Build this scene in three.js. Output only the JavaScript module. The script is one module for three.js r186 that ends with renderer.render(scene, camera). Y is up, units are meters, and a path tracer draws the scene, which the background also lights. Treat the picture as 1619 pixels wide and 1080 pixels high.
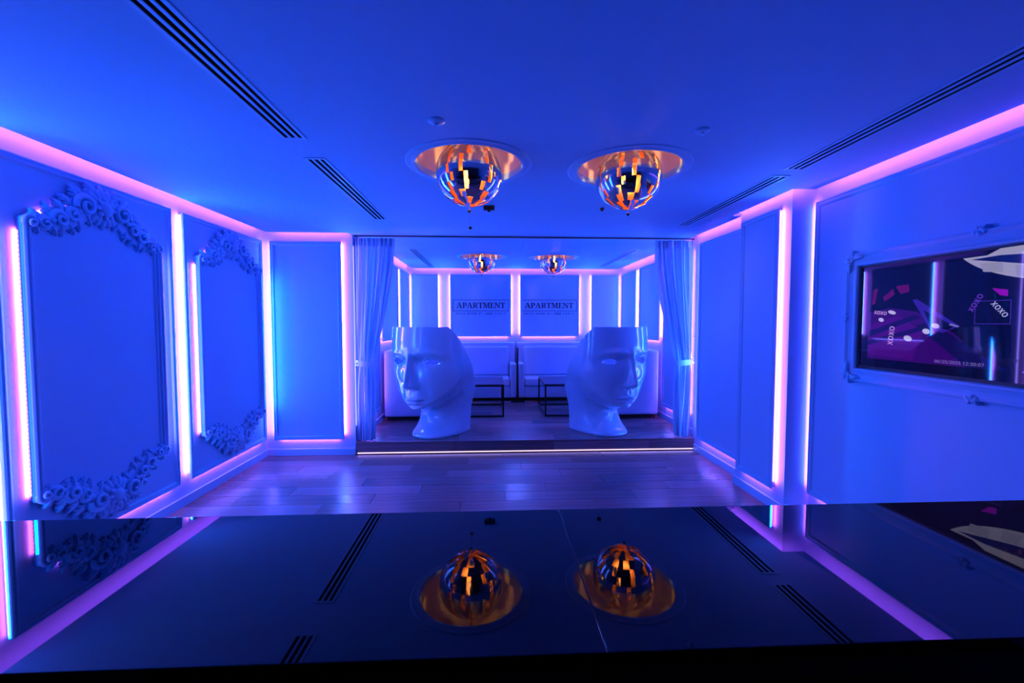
import * as THREE from 'three';
import { mergeGeometries, toCreasedNormals } from 'three/addons/utils/BufferGeometryUtils.js';
import { RoundedBoxGeometry } from 'three/addons/geometries/RoundedBoxGeometry.js';
import { RectAreaLightUniformsLib } from 'three/addons/lights/RectAreaLightUniformsLib.js';
import { FontLoader } from 'three/addons/loaders/FontLoader.js';
import { TextGeometry } from 'three/addons/geometries/TextGeometry.js';

// ---------------------------------------------------------------- camera, light levels, exposure
const scene = new THREE.Scene();
scene.background = new THREE.Color(0x000000);
const camera = new THREE.PerspectiveCamera(2 * Math.atan(540 / 670) * 180 / Math.PI, 1619 / 1080, 0.05, 60);
camera.position.set(0, 1.6, 0);
camera.rotation.set(0, 0, 0, 'YXZ');
camera.rotation.order = 'YXZ';
camera.rotation.y = -2.64 * Math.PI / 180;
camera.rotation.x = -2.63 * Math.PI / 180;
const renderer = new THREE.WebGLRenderer({ antialias: true });
renderer.toneMapping = THREE.LinearToneMapping;
renderer.toneMappingExposure = 1.0;
renderer.shadowMap.enabled = true;
RectAreaLightUniformsLib.init();

const lin = (r, g, b) => new THREE.Color().setRGB(r, g, b);
const BLUE = lin(0.0, 0.165, 1.0);          // room's blue, from unseen lights added at the strips
const PINK = lin(1.0, 0.1, 0.8);            // pink diodes of the strips
const MAGENTA = lin(1.0, 0.09, 0.9);        // ceiling cove
const L_BLUE = 185, L_PINK = 230, L_COVE = 85, L_COVE_BLUE = 12;
const L_BULB = 0.65;

// ---------------------------------------------------------------- helpers
const RND = (() => { let s = 20250625; return () => { s = (s * 1664525 + 1013904223) >>> 0; return s / 4294967296; }; })();
const taken = new Map();
function numbered(name) {
  const n = taken.get(name) || 0; taken.set(name, n + 1);
  return n ? name + '_' + String(n).padStart(3, '0') : name;
}
function base(name, label, category, pos = [0, 0, 0], turn = 0, group) {
  const o = new THREE.Group(); o.name = numbered(name); scene.add(o);
  o.position.set(...pos); o.rotation.y = turn;
  o.userData = { label, category }; if (group) o.userData.group = group;
  return o;
}
function part(name, geo, mat, parent, label) {
  const m = new THREE.Mesh(geo, mat); m.name = name; m.castShadow = m.receiveShadow = true; parent.add(m);
  if (label) m.userData.label = label;
  return m;
}
function struct(name, geo, mat) {
  const m = new THREE.Mesh(geo, mat); m.name = name; m.castShadow = m.receiveShadow = true; scene.add(m);
  m.userData.kind = 'structure'; return m;
}
function clean(g) {
  g = g.index ? g.toNonIndexed() : g;
  for (const k of Object.keys(g.attributes)) if (!['position', 'normal', 'uv'].includes(k)) g.deleteAttribute(k);
  if (!g.attributes.uv) g.setAttribute('uv', new THREE.BufferAttribute(new Float32Array(g.attributes.position.count * 2), 2));
  return g;
}
const merge = list => mergeGeometries(list.map(clean), false);
function box(x0, x1, y0, y1, z0, z1) {
  const g = new THREE.BoxGeometry(Math.abs(x1 - x0), Math.abs(y1 - y0), Math.abs(z1 - z0));
  return g.translate((x0 + x1) / 2, (y0 + y1) / 2, (z0 + z1) / 2);
}
function rbox(x0, x1, y0, y1, z0, z1, r = 0.02, seg = 3) {
  const g = new RoundedBoxGeometry(Math.abs(x1 - x0), Math.abs(y1 - y0), Math.abs(z1 - z0), seg, r);
  return g.translate((x0 + x1) / 2, (y0 + y1) / 2, (z0 + z1) / 2);
}
function grid(nu, nv, f, closeU = false) {
  const pos = [], uv = [], idx = [];
  for (let j = 0; j <= nv; j++) for (let i = 0; i <= nu; i++) { pos.push(...f(i / nu, j / nv)); uv.push(i / nu, j / nv); }
  for (let j = 0; j < nv; j++) for (let i = 0; i < nu; i++) { const a = j * (nu + 1) + i, b = a + 1, c = a + nu + 1, d = c + 1; idx.push(a, b, d, a, d, c); }
  const g = new THREE.BufferGeometry();
  g.setAttribute('position', new THREE.Float32BufferAttribute(pos, 3)); g.setAttribute('uv', new THREE.Float32BufferAttribute(uv, 2));
  g.setIndex(idx); g.computeVertexNormals(); return g;
}
function tube(points, radius, seg = 24, rad = 8, closed = false) {
  const c = new THREE.CatmullRomCurve3(points.map(p => new THREE.Vector3(...p)), closed);
  return new THREE.TubeGeometry(c, seg, radius, rad, closed);
}
const cyl = (r0, r1, h, seg = 24) => new THREE.CylinderGeometry(r0, r1, h, seg);
const smooth = (a, b, x) => { const t = Math.min(1, Math.max(0, (x - a) / (b - a))); return t * t * (3 - 2 * t); };
function curve(keys) {                     // monotone-ish smooth interpolation of [x, y] keys
  return x => {
    if (x <= keys[0][0]) return keys[0][1];
    const n = keys.length; if (x >= keys[n - 1][0]) return keys[n - 1][1];
    let i = 0; while (keys[i + 1][0] < x) i++;
    const s = k => k <= 0 ? (keys[1][1] - keys[0][1]) / (keys[1][0] - keys[0][0]) : k >= n - 1 ? (keys[n - 1][1] - keys[n - 2][1]) / (keys[n - 1][0] - keys[n - 2][0]) : (keys[k + 1][1] - keys[k - 1][1]) / (keys[k + 1][0] - keys[k - 1][0]);
    const h = keys[i + 1][0] - keys[i][0], t = (x - keys[i][0]) / h, t2 = t * t, t3 = t2 * t;
    return (2 * t3 - 3 * t2 + 1) * keys[i][1] + (t3 - 2 * t2 + t) * h * s(i) + (-2 * t3 + 3 * t2) * keys[i + 1][1] + (t3 - t2) * h * s(i + 1);
  };
}

// ---------------------------------------------------------------- textures and materials
function noiseTex(w, h, fn, color = false) {
  const d = new Uint8Array(w * h * 4);
  for (let y = 0; y < h; y++) for (let x = 0; x < w; x++) { const c = fn(x, y); const o = (y * w + x) * 4; d[o] = c[0]; d[o + 1] = c[1]; d[o + 2] = c[2]; d[o + 3] = 255; }
  const t = new THREE.DataTexture(d, w, h); t.wrapS = t.wrapT = THREE.RepeatWrapping; t.magFilter = THREE.LinearFilter; t.minFilter = THREE.LinearFilter;
  if (color) t.colorSpace = THREE.SRGBColorSpace; t.needsUpdate = true; return t;
}
function woodTex(seed, tone) {
  let s = seed; const r = () => { s = (s * 1664525 + 1013904223) >>> 0; return s / 4294967296; };
  const rows = 128, streak = [], W = 512;
  const ph = Array.from({ length: 8 }, r);
  for (let y = 0; y < rows; y++) streak.push(r());
  for (let k = 0; k < 2; k++) for (let y = 0; y < rows; y++) streak[y] = (streak[y] + streak[(y + 1) % rows]) / 2;
  return noiseTex(W, rows, (x, y) => {
    const u = x / W, wv = 6 * Math.sin(6.283 * (u + ph[0])) + 4 * Math.sin(6.283 * (2 * u + ph[1])) + 2 * Math.sin(6.283 * (5 * u + ph[2]));
    const yy = (y + wv + rows * 4) % rows, a = streak[Math.floor(yy)] * (1 - yy % 1) + streak[(Math.floor(yy) + 1) % rows] * (yy % 1);
    const g = (a - 0.5) * 1.6 + 0.14 * Math.sin(0.35 * y + 6 * Math.sin(6.283 * (u + ph[3]))) + (r() - 0.5) * 0.12;
    const v = tone * (1 + 0.42 * g);
    return [v * 0.92, v * 0.82, v * 0.9].map(c => Math.max(0, Math.min(255, c)));
  }, true);
}
const paint = new THREE.MeshStandardMaterial({ color: lin(0.24, 0.55, 0.84), roughness: 0.62 });  // white walls; blue light put into the base colour, damping pink bounce
const ceilPaint = new THREE.MeshStandardMaterial({ color: lin(0.23, 0.54, 0.82), roughness: 0.7 });  // ceiling white carries the same blue light tint
const trimPaint = new THREE.MeshStandardMaterial({ color: lin(0.26, 0.57, 0.85), roughness: 0.45 });  // trim white tinted with the blue light as well
const plaster = new THREE.MeshStandardMaterial({ color: lin(0.24, 0.55, 0.84), roughness: 0.6 });  // plaster base colour also holds the blue light
const darkPaint = new THREE.MeshStandardMaterial({ color: lin(0.03, 0.03, 0.04), roughness: 0.8 });
const blackMetal = new THREE.MeshStandardMaterial({ color: lin(0.008, 0.008, 0.012), roughness: 0.4, metalness: 0.2 });
const blackVoid = new THREE.MeshStandardMaterial({ color: lin(0.004, 0.004, 0.006), roughness: 0.9 });
const blackGlass = new THREE.MeshPhysicalMaterial({ color: lin(0.002, 0.002, 0.003), roughness: 0.015, ior: 1.5 });
const tapeMat = new THREE.MeshStandardMaterial({ color: lin(0.7, 0.7, 0.72), roughness: 0.5 });
const glowPink = new THREE.MeshStandardMaterial({ color: lin(0.8, 0.8, 0.8), emissive: lin(1.3, 0.75, 1.4), roughness: 0.5 });
const glowMagenta = new THREE.MeshStandardMaterial({ color: lin(0.8, 0.8, 0.8), emissive: lin(1.5, 0.4, 1.6), roughness: 0.5 });
const glowStep = new THREE.MeshStandardMaterial({ color: lin(0.8, 0.8, 0.8), emissive: lin(1.6, 1.0, 1.2), roughness: 0.5 });
const leather = new THREE.MeshPhysicalMaterial({ color: lin(0.38, 0.58, 0.8), roughness: 0.42 });  // white leather, blue of the room light mixed into its colour
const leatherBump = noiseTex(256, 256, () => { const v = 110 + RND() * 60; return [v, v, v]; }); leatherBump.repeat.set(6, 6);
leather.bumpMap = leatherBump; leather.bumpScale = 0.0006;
const gloss = new THREE.MeshPhysicalMaterial({ color: lin(0.36, 0.58, 0.82), roughness: 0.16, clearcoat: 1, clearcoatRoughness: 0.05 });  // white shell, base colour tinted by the blue light
const clothMat = new THREE.MeshPhysicalMaterial({ color: lin(0.45, 0.68, 0.9), roughness: 0.95, transmission: 0.22, thickness: 0, side: THREE.DoubleSide });  // white sheer cloth with the blue light in its colour
const clothDense = new THREE.MeshPhysicalMaterial({ color: lin(0.45, 0.68, 0.9), roughness: 0.95, side: THREE.DoubleSide });  // same blue light tint in the thicker white cloth
const chrome = new THREE.MeshStandardMaterial({ color: lin(0.62, 0.64, 0.68), metalness: 1, roughness: 0.1 });
const copper = new THREE.MeshStandardMaterial({ color: lin(0.8, 0.42, 0.22), metalness: 1, roughness: 0.22 });
const drumPaint = new THREE.MeshStandardMaterial({ color: lin(0.7, 0.62, 0.6), roughness: 0.35 });

// ---------------------------------------------------------------- LED tape: a glowing line with a pink light in front and an added unseen blue one
// a, b: ends; n: the way the diodes face; everything in the parent's frame
function areaLight(parent, a, b, n, width, color, intensity, lift = 0.002) {
  const A = new THREE.Vector3(...a), B = new THREE.Vector3(...b), N = new THREE.Vector3(...n).normalize();
  const X = B.clone().sub(A), len = X.length(); X.normalize();
  const l = new THREE.RectAreaLight(color, intensity, len, width);
  const Z = N.clone().negate(), Y = Z.clone().cross(X);
  l.quaternion.setFromRotationMatrix(new THREE.Matrix4().makeBasis(X, Y, Z));
  l.position.copy(A.add(B).multiplyScalar(0.5).addScaledVector(N, lift)); l.name = 'led_light'; l.castShadow = true;
  parent.add(l); return l;
}
function ledStrip(parent, a, b, n, opt = {}) {
  const { width = 0.01, glow = glowPink, blue = 1, pink = 1, pinkDir = n, pinkColor = PINK, dots = 0, name = 'led_strip', blueDir = n, blueOff = [0, 0, 0] } = opt;
  const A = new THREE.Vector3(...a), B = new THREE.Vector3(...b), N = new THREE.Vector3(...n).normalize();
  const X = B.clone().sub(A), len = X.length(); X.normalize();
  const Y = N.clone().cross(X), M = new THREE.Matrix4().makeBasis(X, Y, N).setPosition(A.clone().add(B).multiplyScalar(0.5));
  let m;
  if (dots) {
    m = part(name, new THREE.BoxGeometry(len, width, 0.002).applyMatrix4(M), tapeMat, parent);
    const list = [], k = Math.floor(len / dots);
    for (let i = 0; i < k; i++) list.push(new THREE.PlaneGeometry(dots * 0.62, width * 0.8).translate((i + 0.5) / k * len - len / 2, 0, 0.0025));
    const d = part('led_diodes', merge(list).applyMatrix4(M), glow, m); d.userData.kind = 'stuff';
  } else m = part(name, new THREE.PlaneGeometry(len, width).translate(0, 0, 0.0015).applyMatrix4(M), glow, parent);
  if (pink) areaLight(parent, a, b, pinkDir, width * 0.8, pinkColor, L_PINK * pink, 0.004);
  if (blue) areaLight(parent, a.map((v, i) => v + blueOff[i]), b.map((v, i) => v + blueOff[i]), blueDir, width, BLUE, L_BLUE * blue, 0.0045);  // unseen blue light, shifted off the tape where given, fills the room
  return m;
}

// ---------------------------------------------------------------- the room's measures
const H = 2.63, SLOT = 0.10, TOP = 3.1;
const XL = -2.69, ZF = -5.13, XO = -1.65, XR = 2.52, XP = 2.40, ZP0 = -4.03, ZP1 = -3.33, XN = 2.61, ZNEAR = 1.3;
const XBL = -1.63, XBR = 2.56, ZB = -8.35, YB = 0.15, T = 0.15;

// walls
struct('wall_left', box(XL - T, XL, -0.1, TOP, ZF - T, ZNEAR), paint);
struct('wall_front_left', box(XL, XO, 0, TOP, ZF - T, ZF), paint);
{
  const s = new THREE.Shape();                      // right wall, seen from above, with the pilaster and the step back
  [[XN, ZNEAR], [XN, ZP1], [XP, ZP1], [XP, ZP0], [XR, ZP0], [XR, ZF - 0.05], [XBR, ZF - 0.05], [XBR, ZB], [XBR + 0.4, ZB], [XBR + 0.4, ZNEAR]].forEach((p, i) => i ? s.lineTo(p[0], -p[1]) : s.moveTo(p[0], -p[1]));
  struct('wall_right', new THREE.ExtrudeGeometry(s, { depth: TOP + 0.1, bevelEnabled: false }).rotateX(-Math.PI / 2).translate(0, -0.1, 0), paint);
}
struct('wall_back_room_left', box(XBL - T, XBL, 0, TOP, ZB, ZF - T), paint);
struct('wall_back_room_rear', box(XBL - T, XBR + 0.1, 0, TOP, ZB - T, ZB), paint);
struct('wall_behind_bar', box(XL - T, XN + 0.4, -0.1, TOP, ZNEAR, ZNEAR + T), darkPaint);
struct('roof_slab', box(XL - T, XN + 0.4, TOP, TOP + 0.1, ZB - T, ZNEAR + T), darkPaint);

// ceilings: suspended slabs with openings for lamps and vents, an open slot along the walls
const LAMPS = [[-0.15, -2.84], [0.92, -2.87], [-0.17, -6.75], [0.98, -6.8]];
const HOLE = 0.345;
const VENTS = [[-1.105, -1.0, -2.47, 0.105], [-1.115, -2.775, -4.35, 0.105], [2.03, -1.2, -2.81, 0.11], [2.03, -2.95, -4.48, 0.11], [-1.13, -6.1, -8.0, 0.1], [2.03, -6.0, -7.85, 0.1]];
function ceilingSlab(name, outline, lamps, vents) {
  const s = new THREE.Shape(); outline.forEach((p, i) => i ? s.lineTo(p[0], -p[1]) : s.moveTo(p[0], -p[1]));
  for (const [x, z] of lamps) { const h = new THREE.Path(); h.absarc(x, -z, HOLE, 0, Math.PI * 2, true); s.holes.push(h); }
  for (const [x, za, zb, w] of vents) { const h = new THREE.Path(); h.moveTo(x - w / 2, -za); h.lineTo(x - w / 2, -zb); h.lineTo(x + w / 2, -zb); h.lineTo(x + w / 2, -za); h.closePath(); s.holes.push(h); }
  return struct(name, new THREE.ExtrudeGeometry(s, { depth: 0.03, bevelEnabled: false, curveSegments: 48 }).rotateX(-Math.PI / 2).translate(0, H, 0), ceilPaint);
}
const ZC = ZF - 0.02;
ceilingSlab('ceiling', [[XL + SLOT, ZNEAR], [XL + SLOT, ZF + SLOT], [XO - 0.02, ZF + SLOT], [XO - 0.02, ZC], [XR - SLOT + 0.01, ZC], [XR - SLOT + 0.01, ZP0 - SLOT * 0.4], [XP - SLOT + 0.03, ZP0 - SLOT * 0.4], [XP - SLOT + 0.03, ZP1 + SLOT], [XN - SLOT, ZP1 + SLOT], [XN - SLOT, ZNEAR]], LAMPS.slice(0, 2), VENTS.slice(0, 4));
const XSEAM = 0.41;
ceilingSlab('ceiling_back_room_left', [[XO - 0.02, ZC - 0.012], [XSEAM - 0.002, ZC - 0.012], [XSEAM - 0.002, ZB + SLOT], [XBL + SLOT * 0.9, ZB + SLOT], [XBL + SLOT * 0.9, ZF - T - 0.1], [XO - 0.02, ZF - T - 0.1]], [LAMPS[2]], [VENTS[4]]);
ceilingSlab('ceiling_back_room_right', [[XSEAM + 0.002, ZC - 0.012], [XR - SLOT + 0.01, ZC - 0.012], [XBR - SLOT, ZF - 0.3], [XBR - SLOT, ZB + SLOT], [XSEAM + 0.002, ZB + SLOT]], [LAMPS[3]], [VENTS[5]]);

// cove: an upstand and lid behind the slot, with magenta tape on the edge of the slab facing the wall
const coveRuns = [
  [[XL + SLOT, -1.5], [XL + SLOT, ZF + SLOT], [-1, 0], 'left wall'],
  [[XL + SLOT, ZF + SLOT], [XO - 0.02, ZF + SLOT], [0, -1], 'front wall left of the opening'],
  [[XR - SLOT + 0.01, ZC], [XR - SLOT + 0.01, ZP0 - SLOT * 0.4], [1, 0], 'right wall beside the curtain'],
  [[XP - SLOT + 0.03, ZP0 - SLOT * 0.4], [XP - SLOT + 0.03, ZP1 + SLOT], [1, 0], 'pilaster on the right wall'],
  [[XP - SLOT + 0.03, ZP1 + SLOT], [XN - SLOT, ZP1 + SLOT], [0, -1], 'return face of the pilaster'],
  [[XN - SLOT, ZP1 + SLOT], [XN - SLOT, -1.5], [1, 0], 'wall with the television'],
  [[XBL + SLOT * 0.9, ZF - T - 0.1], [XBL + SLOT * 0.9, ZB + SLOT], [-1, 0], 'left wall of the back room'],
  [[XBL + SLOT * 0.9, ZB + SLOT], [XBR - SLOT, ZB + SLOT], [0, -1], 'rear wall of the back room'],
  [[XBR - SLOT, ZB + SLOT], [XBR - SLOT, ZF - 0.3], [1, 0], 'right wall of the back room'],
];
for (const [a, b, n, where] of coveRuns) {
  const g = base('cove_light', 'magenta light strip in the ceiling slot above the ' + where, 'cove light');
  const hor = n[0] === 0, IN = 0.16;
  const bx = (d0, d1, y0, y1) => hor ? box(Math.min(a[0], b[0]), Math.max(a[0], b[0]), y0, y1, a[1] + n[1] * d0, a[1] + n[1] * d1) : box(a[0] + n[0] * d0, a[0] + n[0] * d1, y0, y1, Math.min(a[1], b[1]), Math.max(a[1], b[1]));
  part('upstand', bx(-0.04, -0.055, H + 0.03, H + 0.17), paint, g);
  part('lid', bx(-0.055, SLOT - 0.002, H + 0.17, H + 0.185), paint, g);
  const off = -0.012, y = H + 0.047;
  const A = [a[0] + n[0] * off, y, a[1] + n[1] * off], B = [b[0] + n[0] * off, y, b[1] + n[1] * off];
  part('led_strip', bx(off - 0.012, off, H + 0.0305, H + 0.044), glowMagenta, g);
  areaLight(g, A, B, [n[0], 0.15, n[1]], 0.012, MAGENTA, L_COVE, 0.002);
  areaLight(g, A, B, [n[0], 0.15, n[1]], 0.012, BLUE, L_COVE_BLUE, 0.0025);
}

// floors of planks
const woods = [woodTex(11, 120), woodTex(23, 104), woodTex(37, 132), woodTex(51, 112)].map((t, i) => new THREE.MeshStandardMaterial({ map: t, roughness: 0.27 + 0.03 * i }));
const plankLens = new Map();
function plankGeo(l, w) {
  const k = l.toFixed(2) + '_' + w.toFixed(2);
  if (!plankLens.has(k)) plankLens.set(k, new THREE.BoxGeometry(l - 0.004, 0.012, w - 0.004));
  return plankLens.get(k);
}
function planks(parent, x0, x1, z0, z1, y, rowW, len) {
  let r = 0;
  for (let z = z0; z > z1 + 0.02; z -= rowW, r++) {
    const w = Math.min(rowW, z - z1);
    let x = x0 - [0, 0.8, 0.4, 1.0, 0.2, 0.6][r % 6];
    while (x < x1 - 0.01) {
      const a = Math.max(x, x0), b = Math.min(x + len, x1);
      if (b - a > 0.03) {
        const m = part('plank', plankGeo(Math.round((b - a) * 50) / 50, w), woods[Math.floor(RND() * 4)], parent);
        m.position.set((a + b) / 2, y - 0.006 + (RND() - 0.5) * 0.0006, z - w / 2);
      }
      x += len;
    }
  }
}
const floorMain = struct('floor', box(XL, XN, -0.1, -0.012, ZF, ZNEAR), blackVoid);
planks(floorMain, XL + 0.005, XN - 0.005, -1.13, ZF + 0.02, 0, 0.2, 1.2);
const floorBack = struct('floor_back_room', box(XBL - T, XBR, -0.1, YB - 0.012, ZB, ZF - 0.02), blackVoid);
planks(floorBack, XBL + 0.005, XBR - 0.005, ZF - 0.045, ZB, YB, 0.2, 1.2);
{
  const st = base('step', 'dark wooden step riser with a bright light line along its foot', 'step', [0, 0, 0]);
  for (let x = XO, i = 0; x < XR - 0.02; x += 1.2, i++) {
    const b = Math.min(x + 1.2, XR);
    part('plank', box(x + 0.002, b - 0.002, 0.001, YB - 0.012, ZF - 0.02, ZF - 0.004), woods[i % 4], st);
  }
  part('nosing', rbox(XO, XR, YB - 0.016, YB + 0.002, ZF - 0.045, ZF + 0.004, 0.004, 2), woods[1], st);
  ledStrip(st, [XO + 0.02, 0.018, ZF + 0.001], [XR - 0.02, 0.018, ZF + 0.001], [0, 0, 1], { width: 0.012, glow: glowStep, pink: 0.004, blue: 0.02, name: 'led_strip' });
}

// baseboards
function baseboard(name, x0, x1, z0, z1, y) {
  const g = rbox(x0, x1, y, y + 0.085, z0, z1, 0.005, 2);
  return struct(name, g, trimPaint);
}
baseboard('baseboard_left', XL, XL + 0.018, ZF, -0.9, 0);
baseboard('baseboard_front_left', XL + 0.018, XO, ZF, ZF + 0.018, 0);
baseboard('baseboard_right_far', XR - 0.018, XR, ZF + 0.005, ZP0, 0);
baseboard('baseboard_pilaster', XP - 0.018, XP, ZP0 - 0.018, ZP1 + 0.018, 0);
baseboard('baseboard_pilaster_return', XP, XN - 0.018, ZP1, ZP1 + 0.018, 0);
baseboard('baseboard_right_near', XN - 0.018, XN, ZP1 + 0.001, -0.9, 0);
baseboard('baseboard_back_room_right', XBR - 0.018, XBR, ZB, ZF - 0.06, YB);
baseboard('baseboard_back_room_left', XBL, XBL + 0.018, ZB, ZF - T, YB);
baseboard('baseboard_back_room_rear', XBL + 0.02, XBR - 0.02, ZB, ZB + 0.018, YB);

// ---------------------------------------------------------------- backlit wall panels
// local frame: x along the wall, y up, z out of the wall
function rails(w, h, profile) {
  const out = [], c = [[-1, -1], [1, -1], [1, 1], [-1, 1]];
  for (let k = 0; k < 4; k++) {
    const A = c[k], B = c[(k + 1) % 4], pos = [];
    const P = (C, [i, z]) => [C[0] * (w / 2 - i), h / 2 + C[1] * (h / 2 - i), z];
    for (let j = 0; j + 1 < profile.length; j++) {
      const a = P(A, profile[j]), b = P(B, profile[j]), d = P(A, profile[j + 1]), e = P(B, profile[j + 1]);
      pos.push(...a, ...b, ...e, ...a, ...e, ...d);
    }
    const g = new THREE.BufferGeometry(); g.setAttribute('position', new THREE.Float32BufferAttribute(pos, 3)); g.computeVertexNormals(); out.push(clean(g));
  }
  return out;
}
const MOULD = [[0.008, 0.031], [0, 0.033], [0, 0.042], [0.004, 0.048], [0.012, 0.05], [0.018, 0.045], [0.024, 0.045], [0.03, 0.049], [0.038, 0.048], [0.046, 0.04], [0.05, 0.037], [0.05, 0.031], [0.008, 0.031]];
function wallPanel(pos, turn, w, h, label, opt = {}) {
  const { left = 1, right = 1, bottom = 0.4, top = 0, blueLeft = 1, blueRight = 1, blueBottom = 0.4 } = opt;
  const g = base('wall_panel', label, 'wall panel', pos, turn);
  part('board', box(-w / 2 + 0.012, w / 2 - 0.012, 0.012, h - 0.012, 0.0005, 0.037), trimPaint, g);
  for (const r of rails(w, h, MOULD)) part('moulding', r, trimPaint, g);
  const e = 0.0095, z = 0.024, o = 0.06;
  const lean = (x, y) => [x * 0.5, y * 0.5, -0.866];
  const st = (a, b, n, k, bl) => ledStrip(g, a, b, n, { width: 0.01, blue: bl * k, pink: k, pinkDir: lean(n[0], n[1]), blueDir: [n[0] * 0.68, n[1] * 0.68, 0.73], blueOff: [n[0] * 0.014, n[1] * 0.014, 0.014] });  // blue light added outside the moulding lip, turned into the room
  if (left) st([-w / 2 + e, o, z], [-w / 2 + e, h - 0.02, z], [-1, 0, 0], left, blueLeft);
  if (right) st([w / 2 - e, o, z], [w / 2 - e, h - 0.02, z], [1, 0, 0], right, blueRight);
  if (bottom) st([-w / 2 + o, e, z], [w / 2 - o, e, z], [0, -1, 0], bottom, blueBottom);
  if (top) st([-w / 2 + o, h - e, z], [w / 2 - o, h - e, z], [0, 1, 0], top, 1);
  return g;
}
const P0 = 0.215, PH = 2.32, R90 = Math.PI / 2;
const onLeft = (X, z0, z1, y0, y1, label, opt) => wallPanel([X, y0, (z0 + z1) / 2], R90, Math.abs(z1 - z0), y1 - y0, label, opt);
const onRight = (X, z0, z1, y0, y1, label, opt) => wallPanel([X, y0, (z0 + z1) / 2], -R90, Math.abs(z1 - z0), y1 - y0, label, opt);
const onRear = (Z, x0, x1, y0, y1, label, opt) => wallPanel([(x0 + x1) / 2, y0, Z], 0, x1 - x0, y1 - y0, label, opt);
onLeft(XL, -1.0, -2.25, P0, 2.535, 'plain backlit panel on the left wall next to the bar', { left: 0 });
onLeft(XL, -2.38, -3.665, P0, 2.535, 'backlit panel behind the ornate frame closer to the bar');
onLeft(XL, -3.79, -5.045, P0, 2.535, 'backlit panel behind the ornate frame closer to the curtain', { blueRight: 0.25 });
onRear(ZF, -2.585, -1.772, 0.2, 2.54, 'tall plain backlit panel between left curtain and left wall corner', { blueLeft: 0.25 });
onRight(XR, -5.0, -4.09, 0.19, 2.535, 'tall backlit panel on the right wall beside the right curtain', { right: 0 });
onRight(XP, -3.945, -3.43, 0.185, 2.54, 'narrow dark blue panel on the pilaster with a glowing edge', { left: 0 });
onRight(XN, -3.295, -0.95, 0.2, 2.55, 'wide panel on the right wall carrying the framed television', { left: 2.4, blueLeft: 0.03, right: 0 });
onRear(ZB, -0.82, 0.366, 1.315, 2.525, 'back room panel with the sign above the left sofa');
onRear(ZB, 0.54, 1.71, 1.315, 2.525, 'back room panel with the sign above the right sofa');
onRear(ZB, -1.57, -1.05, 1.315, 2.525, 'narrow back room panel in the left rear corner', { blueLeft: 0.2 });
onRear(ZB, 1.95, 2.5, 1.315, 2.525, 'narrow back room panel in the right rear corner', { blueRight: 0.2 });
onLeft(XBL, -7.42, -8.2, 1.315, 2.525, 'side panel of the back room above the left sofa corner', { blueRight: 0.2 });
onLeft(XBL, -6.2, -7.25, 1.315, 2.525, 'side panel of the back room above the left sofa end');
onRight(XBR, -8.2, -7.37, 1.315, 2.525, 'side panel of the back room above the right sofa corner', { blueLeft: 0.2 });
onRight(XBR, -7.19, -6.3, 1.315, 2.525, 'side panel of the back room above the right sofa end');
onRight(XBR, -6.15, -5.35, 0.36, 2.525, 'tall side panel of the back room behind the right curtain', { blueLeft: 0.12 });
onLeft(XBL, -5.4, -6.05, 0.36, 2.525, 'tall side panel of the back room behind the left curtain', { blueRight: 0.12 });
// bare strips on the jambs beside the curtains
{
  const a = base('led_strip', 'upright light strip on the jamb behind the left curtain', 'light strip', [0, 0, 0]);
  ledStrip(a, [XO + 0.003, 0.35, ZF - 0.02], [XO + 0.003, 2.5, ZF - 0.02], [1, 0, 0], { width: 0.014, pink: 0.035, blue: 0.12, name: 'tape' });
  const b = base('led_strip', 'upright light strip on the wall edge next to the right curtain', 'light strip', [0, 0, 0]);
  ledStrip(b, [XR - 0.003, 0.3, -5.05], [XR - 0.003, 2.5, -5.05], [-1, 0, 0], { width: 0.014, pink: 0.035, blue: 0.12, name: 'tape' });
}

// ---------------------------------------------------------------- ornate wall frames
function leaf(cx, cy, ang, len, wid, ht, z0 = 0.03, lobes = 4) {
  const ca = Math.cos(ang), sa = Math.sin(ang);
  return grid(8, 14, (s, t) => {
    const e = Math.pow(Math.sin(Math.PI * Math.pow(t, 0.72)), 0.75) * (1 - 0.22 * Math.abs(Math.sin(Math.PI * lobes * t)));
    const a = (s - 0.5) * 2, x = a * wid * e, y = t * len;
    const z = z0 + ht * (Math.sqrt(Math.max(0, 1 - a * a)) * (0.75 + 0.5 * Math.sin(Math.PI * t)) - 0.35 * Math.exp(-a * a * 14) + 0.18 * Math.cos(a * 9)) * (0.35 + e) - (Math.abs(a) > 0.98 ? 0.03 : 0);
    return [cx + x * ca - y * sa, cy + x * sa + y * ca, z];
  });
}
function scroll(cx, cy, r, a0, dir, turns, thick, z0 = 0.035) {
  const n = 46, m = 8, P = [];
  for (let i = 0; i <= n; i++) { const t = i / n, a = a0 + dir * t * turns * Math.PI * 2, q = r * (1 - 0.82 * t); P.push([cx + q * Math.cos(a), cy + q * Math.sin(a), z0 + 0.025 * t, thick * (1 - 0.55 * t)]); }
  return grid(m, n, (s, t) => {
    const i = Math.min(n - 1, Math.round(t * n)), p = P[Math.round(t * n)], q = P[Math.max(0, i - 1)], w = P[Math.min(n, i + 1)];
    const tx = w[0] - q[0], ty = w[1] - q[1], l = Math.hypot(tx, ty) || 1, nx = -ty / l, ny = tx / l, b = s * Math.PI * 2;
    return [p[0] + nx * Math.cos(b) * p[3], p[1] + ny * Math.cos(b) * p[3], p[2] + Math.sin(b) * p[3] * 1.1];
  });
}
const bead = (x, y, z, r) => new THREE.SphereGeometry(r, 10, 8).translate(x, y, z);
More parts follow.
